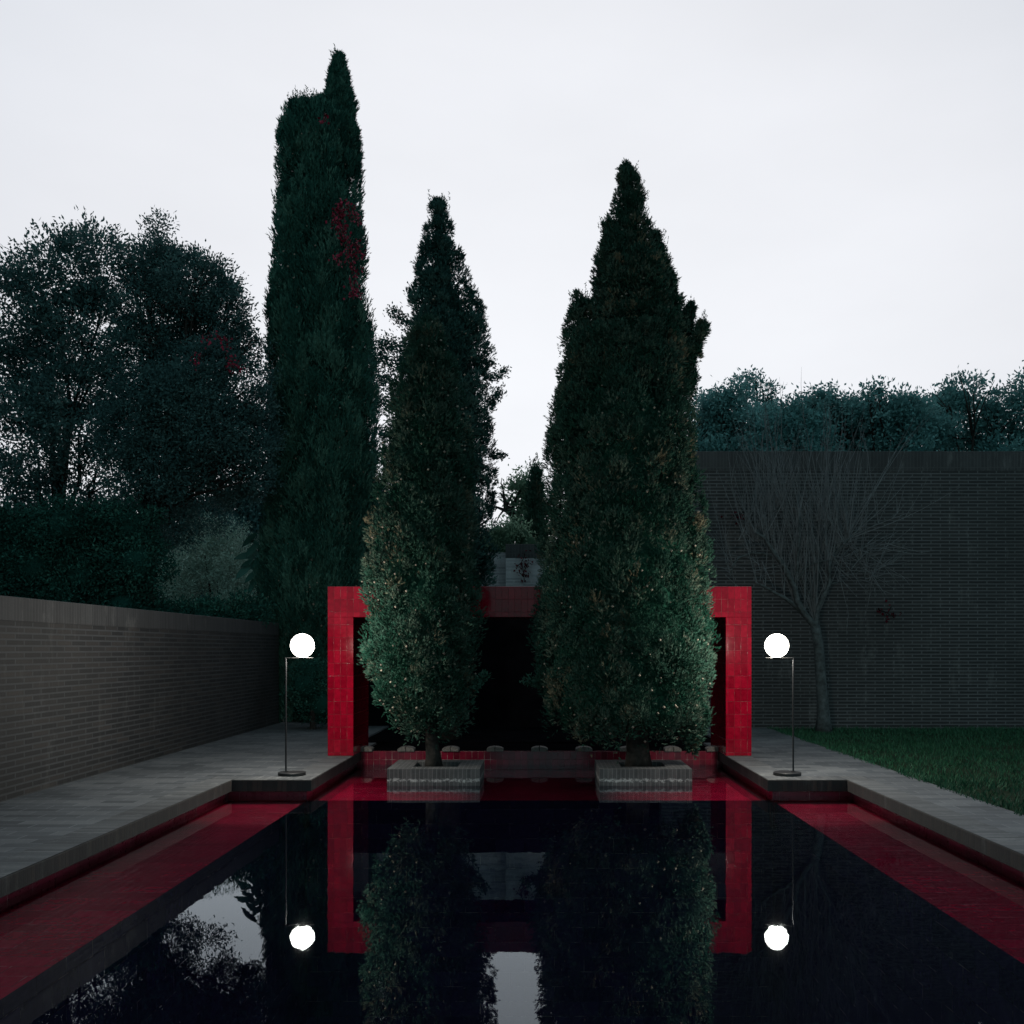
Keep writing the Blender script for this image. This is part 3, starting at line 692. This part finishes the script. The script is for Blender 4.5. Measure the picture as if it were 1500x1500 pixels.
# big evergreen oak behind the left wall (inside the photograph)
d = 16.5
lob = [(226,356,20,.9),(252,352,16,.8),(204,352,18,.9),(294,388,18,.9),(322,402,15,.8),(338,430,16,.8),(372,500,12,.7),(300,590,50,1.0),(250,690,50,1.1),(330,640,44,1.1),(250,610,50,1.1),(205,385,40,.9),(240,400,55,1.0),(290,420,52,1.0),(222,450,60,1.1),(322,455,40,.9),(300,480,55,1.0),(200,520,60,1),(258,520,62,1.1),(345,510,34,.7),(318,545,50,.8),(235,590,58,1),(190,610,50,.9),(290,610,50,.7),(355,580,34,.6),(340,625,40,.6),(250,670,50,.7),(310,680,42,.5),(375,640,30,.7),(205,690,46,.7),(280,740,42,.6),(350,625,40,1.1),(330,685,44,1.0),(362,690,32,.9),(300,650,40,1.0),(384,600,24,1.1),(388,560,16,.8),(380,660,28,.8),(384,700,22,.7),(240,765,46,.8),(195,760,44,.8),(200,640,44,.9)]
t = empty('oak_tree', V(196,1055,d)[:], 'large dark evergreen oak with airy crown rising behind the low left wall', 'tree')
t.location.z = .1
L = Leaves(); crown_lobes(L, lob, d, leaf=.058, cl=.16, cov=4.4); L.build('crown', M['oak'], t)
limb_tree(t, d, (V(196,1,d).x, d, .05), V(222,760,d), lob, .15)
# its neighbour further left
lob = [(150,400,60,1),(90,420,70,1),(30,470,70,1),(140,500,70,1),(70,540,80,1),(0,560,80,1),(130,610,70,.9),(50,650,70,.9),(150,700,60,.7),(80,740,60,.7),(0,720,60,.8)]
d = 17.2
t = empty('oak_tree', V(85,1055,d)[:], 'dark evergreen oak at the far left edge behind the low wall', 'tree'); t.location.z = .1
L = Leaves(); crown_lobes(L, lob, d, leaf=.075, cl=.2, cov=3.6); L.build('crown', M['oak'], t)
limb_tree(t, d, (V(85,1,d).x, d, .05), V(85,790,d), lob, .22)

# silver leaved olive shrub leaning over the wall
d = 25.0
lob = [(262,840,40,.9,0),(300,812,45,1.0,.2),(338,800,36,.9,.1),(350,845,38,1.1,-.2),(355,885,28,1.2,-.3),(270,868,26,.8,-.1),(318,850,36,.8,.1),(352,915,26,1.0,-.2),(300,780,30,.6,.3)]
t = empty('olive_shrub', V(318,1030,d)[:], 'silvery grey green olive shrub leaning over the low left wall', 'shrub'); t.location.z = .1
L = Leaves(); crown_lobes(L, lob, d, leaf=.062, cl=.2, aspect=.34, shell=.2, tb=.5); L.build('foliage', M['olive'], t)
a = MB()
for q in range(7):
    e = V(lob[q][0], lob[q][1], d); bb = Vector((V(318,1,d).x+random.uniform(-.1,.1), d+random.uniform(-.1,.1), .05))
    a.tube([bb, bb.lerp(e,.5)+Vector((.05,0,.1)), e], [.06,.04,.012], 5)
a.build('stem', M['bark_dark'], t)

# dark hedge right behind the low wall
d = 15.9
t = empty('hedge', V(240,1055,d)[:], 'dark hedge standing close behind the low left wall', 'hedge'); t.location.z = .1
lob = [(x_, (893 if x_ < 215 else 906) + rng.uniform(-8,8), rng.uniform(36,46)*(1 if x_ < 215 else .7), 1.1, rng.uniform(-.2,.2)) for x_ in range(-60, 372, 28)]
lob += [(x_, 830 + rng.uniform(-16,16), rng.uniform(38,52), 1.1, rng.uniform(-.3,.2)) for x_ in range(-60, 218, 38)] + [(x_, 775 + rng.uniform(-16,16), rng.uniform(30,44), 1.0, rng.uniform(-.3,.2)) for x_ in range(-60, 205, 42)]
L = Leaves(); crown_lobes(L, lob, d, leaf=.06, cl=.16, cov=3.6, core=.6, tb=.25); L.build('foliage', M['cyp_dark'], t)
a = MB()
for x_ in range(-50, 370, 60): a.tube([(V(x_,1,d).x,d,.05),(V(x_,1,d).x+.05,d,1.6)], [.05,.03], 6)
a.build('stem', M['bark_dark'], t)

# broad leaved plant between the olive and the tall cypress
d = 17.9
c = V(378, 815, d)
t = empty('broadleaf_plant', (c.x, d, .1), 'plant with large drooping blue green leaves beside the tallest cypress', 'plant')
L = Leaves()
a = MB(); a.tube([(c.x,d,.05),(c.x-.03,d,1.6),(c.x+.02,d,c.z+.2)], [.035,.028,.012], 6); a.build('stem', M['bark_dark'], t)
for k in range(26):
    an = rng.uniform(0, 2*np.pi); o0 = np.array([c.x + rng.uniform(-.12,.14), d + rng.uniform(-.15,.15), c.z + rng.uniform(-.35,.42)])
    dirv = np.array([math.cos(an)*.9, math.sin(an)*.6 - .3, rng.uniform(-.9,.2)]); dirv /= np.linalg.norm(dirv)
    ll = rng.uniform(.20,.36); ww = ll*.36
    sv = np.cross(dirv, [0.1,-1,.2]); sv /= np.linalg.norm(sv); pts = []
    for i in range(6):
        u_ = i/5; hw = ww*.5*math.sin(math.pi*min(1,u_*.93+.07))**.7
        p = o0 + dirv*ll*u_ + np.array([0,0,-.25*ll*u_*u_]); pts.append((p - sv*hw, p + np.array([0,0,-.02]), p + sv*hw))
    G = np.array(pts).reshape(-1,3); n0 = L.n
    f = np.array([(i*3+j, i*3+j+1, (i+1)*3+j+1, (i+1)*3+j) for i in range(5) for j in range(2)])
    L.V.append(G); L.F4.append(f+n0); L.n += len(G); L.t4.append(np.full(len(f), rng.uniform(.2,.9))); L.m4.append(np.zeros(len(f)))
L.build('foliage', M['big_leaf'], t)

# dark bush at the end of the left terrace
d = 15.6
t = empty('round_bush', V(455,1068,d)[:], 'dark round bush at the far end of the left terrace beside the red gate', 'shrub'); t.location.z = T
L = Leaves(); crown_lobes(L, [(448,1005,26,1.2,0),(468,1030,30,1.2,.1),(452,985,24,1.1,.1),(476,1000,28,1.2,.2)], d, leaf=.05, cl=.14, core=.7, tb=.3); L.build('foliage', M['cyp_dark'], t)
a = MB(); a.tube([(V(458,1,d).x,d,T),(V(458,1,d).x,d,.7)], [.05,.03], 6); a.build('stem', M['bark_dark'], t)

# far tree belt that closes the garden off
L = Leaves(); d = 55
lob = []
x = -140
while x < 640:
    lob.append((x, 850 + rng.uniform(-15,15), rng.uniform(58,82), 1.0, rng.uniform(-.8,.8))); lob.append((x+20, 790 + rng.uniform(-15,15), rng.uniform(40,52), 1.0, rng.uniform(-.5,.5))); lob.append((x+6, 738 + rng.uniform(-16,20), rng.uniform(22,36), .8, rng.uniform(-.5,.5)))
    if x > 240: lob.append((x, 742 + rng.uniform(-10,10), 38, 1.0, rng.uniform(-.5,.5)))
    lob.append((x+10, 925 + rng.uniform(-10,10), 60, 1.0, rng.uniform(-.5,.5))); x += 46
crown_lobes(L, lob, d, leaf=.27, cl=.75, core=.6, tb=.35)
o = L.build('far_trees', M['oak']); tag(o, 'dark mass of trees closing the garden far behind the left wall', 'trees', kind='stuff')

# gap between the planted cypresses: half bare tree, bush
d = 29
t = empty('sparse_tree', V(768,880,d)[:], 'half bare distant tree with crooked limbs seen through the middle gap', 'tree'); t.location.z = .1
lob = [(765,705,16,.8,0),(778,698,16,.8,.2),(760,728,18,.9,0),(776,730,18,.9,0),(752,716,11,.6,.1),(772,755,16,.8,0),(785,715,14,.8,.1),(790,745,16,.8,.1),(756,752,9,.5,0),(770,715,18,1.2,.1),(768,738,20,1.2,.1),(780,760,18,1.2,.1),(764,770,16,1.1,0),(782,735,20,1.2,.2)]
L = Leaves(); crown_lobes(L, lob, d, leaf=.12, cl=.26, shell=.2); L.build('crown', M['far_leaf'], t)
a = MB()
def limb(pts, r, dd, n=6):
    a.tube([V(x_,y_,dd) for x_,y_ in pts], r, n)
limb([(772,890),(768,800),(758,768),(748,750),(741,742),(739,730),(733,722)], [.25,.19,.14,.11,.08,.05,.02], d)
limb([(748,750),(738,747),(728,743),(718,742)], [.08,.05,.03,.015], d); limb([(741,742),(746,732),(752,722)], [.06,.04,.02], d)
limb([(739,730),(737,718),(734,708),(735,700)], [.035,.025,.015,.008], d); limb([(758,768),(750,745),(756,730),(764,715)], [.09,.06,.04,.02], d)
limb([(738,747),(731,756),(727,766)], [.03,.02,.01], d); limb([(768,800),(778,770),(776,740)], [.12,.07,.03], d)
for _ in range(34):
    x_, y_ = random.choice([(737,722),(733,728),(728,744),(722,742),(745,735),(741,745),(736,712)])
    limb([(x_,y_),(x_+random.uniform(-6,4),y_+random.uniform(-8,6)),(x_+random.uniform(-12,6),y_+random.uniform(-16,10))], [.014,.009,.004], d, 4)
a.build('trunk', M['bark_dark'], t, smooth=True)
d = 24
t = empty('green_bush', V(738,880,d)[:], 'green bush showing above the stepped grey wall', 'shrub'); t.location.z = .1
L = Leaves(); crown_lobes(L, [(728,790,22,1.1,0),(748,780,20,1.1,.1),(765,785,17,1.0,.1),(738,800,22,1.1,0),(715,800,24,1.1,0),(775,795,14,1,0)], d, leaf=.09, cl=.22, core=.7, tb=.45); L.build('foliage', M['far_leaf'], t)
a = MB(); a.tube([(V(738,1,d).x,d,.05),(V(742,1,d).x,d,3.2)], [.08,.04], 6); a.build('stem', M['bark_dark'], t)

# evergreen trees over the tall wall
d = 20.5
def over(label, lobs, dd, leaf=.085):
    t = empty('evergreen_tree', V(sum(l[0] for l in lobs)/len(lobs), 900, dd)[:], label, 'tree', 'evergreen trees behind the tall wall'); t.location.z = .1
    lobs = lobs + [(l[0]+random.uniform(-8,8), 672, 26, 1.0) for l in lobs[::2]]
    L = Leaves(); crown_lobes(L, lobs, dd, leaf=leaf, cl=.22, cov=4.2, core=.45, aspect=.5, tb=.5); L.build('crown', M['pine'], t)
    bx = t.location.x; limb_tree(t, dd, (bx,dd,.05), (bx,dd,3.4), lobs, .18)
over('rounded evergreen tree nearest the right planted cypress above the tall wall', [(1060,610,40,1.1),(1052,592,28,1.1),(1040,625,28,1.0),(1066,580,20,1.0),(1022,620,18,.6),(1018,650,20,.7),(1075,620,22,1.1),(1050,660,30,1.0),(1032,598,18,.9)], 20.8)
over('open topped airy evergreen tree standing highest behind the tall wall', [(1092,565,15,.6),(1110,556,14,.6),(1120,575,16,.6),(1085,585,14,.5),(1104,590,18,.6),(1130,590,14,.7)], 22.5)
over('wide low evergreen tree above the middle of the tall wall', [(1125,628,36,1.1),(1170,628,36,1.1),(1130,616,26,1.1),(1155,604,20,1.1),(1110,630,26,1.1),(1150,640,30,1.1),(1182,612,24,1.1),(1190,645,30,1.1),(1120,655,28,1.1),(1196,584,15,.9),(1168,618,20,1.0)], 20.2)
over('bushy evergreen tree above the tall wall behind the bare shoots', [(1222,618,38,1.1),(1255,622,34,1.1),(1212,586,18,1.1),(1236,604,22,1.1),(1225,640,32,1.1),(1256,600,16,1.0),(1262,640,30,1.1),(1190,578,12,.9),(1205,605,22,1.0)], 20.8)
over('peaked evergreen tree at the right end of the tall wall', [(1295,615,38,1.1),(1330,612,34,1.1),(1292,570,13,.9),(1284,590,20,1.1),(1306,596,18,1.0),(1300,630,34,1.1),(1330,620,30,1.1),(1318,655,30,1.0),(1268,600,22,1.0),(1345,600,24,1.0)], 20.0)
over('last evergreen tree at the far right edge above the tall wall', [(1385,600,34,1.1),(1420,580,34,1.1),(1460,600,36,1.1),(1400,640,36,1.1),(1450,645,36,1.1),(1500,590,36,1.1),(1500,640,36,1.1),(1360,640,30,1.1)], 20.6)

# ------------------------------------------------------------------ bare pollarded tree in front of the tall wall
d = 15.1
base = V(1207, 1068, d)
t = empty('bare_tree', (base.x, d, .12), 'leafless pollarded tree with long upright shoots against the tall wall', 'tree')
def pl(pts, rad, a, n=8, dy=None):
    dy = dy if dy is not None else [0]*len(pts)
    W = [V(x_, y_, d) + Vector((0, q, 0)) for (x_, y_), q in zip(pts, dy)]
    a.tube(W, rad, n, wob=.07); return W
a = MB()
pl([(1207,1076),(1206,1050),(1205,1028),(1203,1000),(1201.5,977),(1200,955),(1199,942),(1196,928),(1193,917)], [.14,.10,.086,.080,.077,.075,.073,.072,.071], a, 14)
a.build('trunk', M['bark'], t, smooth=True)
a = MB(); nodes = []
def limbp(pts, r0, r1, sh=3, dz=0.3):
    k = len(pts); s = random.uniform(-dz, dz)
    W = pl(pts, [.68*(r0 + (r1-r0)*i/(k-1)) for i in range(k)], a, 7, [s*i/(k-1) for i in range(k)])
    for w_ in W[1:]: nodes.append((w_, sh))
    return W
limbp([(1195,926),(1193,917),(1177,899),(1166,881),(1161,861),(1149,838),(1140,825),(1132,816),(1122,802),(1114,790),(1101,783)], .085, .03, 5)
limbp([(1177,899),(1163,887),(1147,876),(1133,870),(1117,861),(1104,856)], .055, .02, 2)
limbp([(1132,816),(1116,811),(1099,811),(1080,818),(1072,830),(1068,845)], .035, .010, 2)
limbp([(1196,926),(1193,915),(1192,895),(1196,870),(1201,845),(1204,820),(1206,795),(1204,764)], .075, .025, 6)
limbp([(1196,924),(1194,913),(1197,890),(1207,868),(1213,855),(1211,838),(1211,822)], .06, .03, 4)
limbp([(1211,840),(1216,822),(1226,806),(1234,796),(1238,790)], .04, .018, 6)
limbp([(1161,861),(1168,848),(1178,832),(1190,826),(1207,822)], .03, .012, 3)
limbp([(1161,861),(1166,840),(1165,815),(1166,790),(1164,760)], .035, .016, 5)
limbp([(1114,790),(1118,770),(1128,752),(1137,746),(1143,742)], .03, .016, 8)
limbp([(1206,795),(1215,765),(1226,761),(1234,764)], .02, .008, 3)
limbp([(1234,796),(1250,806),(1262,825),(1270,845),(1278,850)], .022, .006, 3)
limbp([(1213,857),(1232,852),(1250,846)], .025, .008, 2)
limbp([(1190,875),(1178,860),(1172,842)], .02, .008, 2)
limbp([(1238,790),(1262,780),(1290,765),(1320,750)], .016, .005, 3)
a.build('branches', M['bark'], t, smooth=True)
a = MB()
def shoot(p, dirv, ln, r, kids=1):
    k = 6; pts = [p]; dv = Vector(dirv).normalized(); q = Vector(p)
    for i in range(k):
        dv = (dv + Vector((random.gauss(0,.045), random.gauss(0,.045), random.gauss(.02,.04)))).normalized()
        q = q + dv*ln/k; pts.append(q.copy())
    a.tube(pts, [r*(1-.85*i/k) for i in range(k+1)], 4)
    for _ in range(kids):
        j = random.randint(1, k-1)
        d2 = (dv + Vector((random.gauss(0,.4), random.gauss(0,.3), random.uniform(-.1,.3)))).normalized()
        shoot(pts[j], d2, ln*random.uniform(.2,.5), r*.6, 0)
for w_, sh in nodes:
    for _ in range(sh):
        if random.random() < .15: continue
        side = (w_.x - base.x)*.12
        z0 = w_.z; want = random.uniform(2.6, 4.95) - z0
        if want < .35: want = random.uniform(.3,.8)
        ln = min(want, 2.6)*random.uniform(.6,1.1)
        shoot(w_, (random.gauss(side*1.2,.22), random.gauss(0,.18), 1), ln, random.uniform(.0045,.0085), random.choice((0,1,1,2)))
# fans at the knuckles and drooping twigs low on the right
for (x_, y_), cnt, hi in (((1137,746),16,1.9), ((1114,790),14,2.0), ((1204,764),14,1.8), ((1234,796),16,2.2), ((1164,770),9,2.0), ((1211,822),8,2.2), ((1101,783),8,1.2)):
    p = V(x_, y_, d) + Vector((0, random.uniform(-.2,.2), 0))
    for _ in range(cnt): shoot(p + Vector((random.uniform(-.1,.1), random.uniform(-.1,.1), 0)), (random.gauss(0,.28), random.gauss(0,.2), 1), hi*random.uniform(.5,1.05), random.uniform(.0045,.0085), random.choice((0,1,1)))
for _ in range(60):
    p = V(random.uniform(1215,1290), random.uniform(795,850), d) + Vector((0, random.uniform(-.3,.3), 0))
    shoot(p, (random.uniform(-.2,1), random.gauss(0,.4), random.uniform(-.7,.5)), random.uniform(.3,.9), .006, 1)
for _ in range(26):
    p = V(random.uniform(1065,1130), random.uniform(790,860), d) + Vector((0, random.uniform(-.3,.3), 0))
    shoot(p, (random.uniform(-1,.3), random.gauss(0,.4), random.uniform(-.5,.9)), random.uniform(.3,.9), .006, 1)
for _ in range(5):
    p = V(1238, 792, d); shoot(p, (random.uniform(.5,1.1), random.gauss(0,.2), random.uniform(.35,1)), random.uniform(1.0,2.2), .008, 1)
a.build('shoots', M['twig'], t)

# ------------------------------------------------------------------ red creepers
def creeper(label, lines, d, spread=.07, leaf=.09, per=26, mat='creeper'):
    p0 = V(lines[0][-1][0], lines[0][-1][1], d)
    t = empty('red_creeper', p0[:], label, 'creeper')
    L = Leaves(); a = MB()
    for ln in lines:
        W = [np.array(V(x_, y_, d)) for x_, y_ in ln]; a.tube(W, [.008]*len(W), 4)
        for p, q in zip(W[:-1], W[1:]):
            k = max(4, int(per*np.linalg.norm(q-p)/.2)); tt = rng.random(k)[:,None]
            P = p + (q-p)*tt + rng.normal(0, spread, (k,3))*np.array([1,.6,.8])
            D = rng.normal(0,.5,(k,3)) + np.array([0,-.3,-.8])
            L.leaves(P, D, leaf*rng.uniform(.6,1.2,k), leaf*rng.uniform(.6,.9,k), rng.random(k), .1)
    L.build('leaves', M[mat], t); a.build('vine', M['bark_dark'], t)
creeper('red creeper trailing down the right side of the tallest cypress', [[(500,293),(497,310),(501,330),(504,348)],[(512,298),(520,312),(523,328)],[(504,348),(512,356),(514,372),(517,392),(519,412),(521,438)],[(520,352),(524,362),(531,375)],[(497,300),(492,318),(496,336)],[(498,368),(494,385)]], 16.72, .055, .06, 34)
creeper('small red creeper high among the left oak branches', [[(318,493),(328,498),(334,508)],[(300,495),(312,494)],[(330,520),(343,535),(352,542)],[(296,520),(286,530)]], 15.6, .06, .06, 26)
creeper('faint red creeper tuft in the split top of the tallest cypress', [[(475,164),(474,178)]], 16.4, .04, .07, 16)
creeper('thin red creeper climbing the grey brick wall end above the gate', [[(768,850),(767,838),(764,824),(768,815),(769,808)],[(767,838),(774,824),(778,826)],[(764,824),(757,830)],[(767,845),(760,838)]], 17.44, .06, .05, 14, 'creeper_dark')
creeper('dark red creeper remnant low on the tall wall right of the bare tree', [[(1310,905),(1300,898),(1288,893)],[(1300,898),(1306,888)],[(1090,750),(1075,756),(1070,760)]], 15.86, .07, .06, 14, 'creeper_dark')
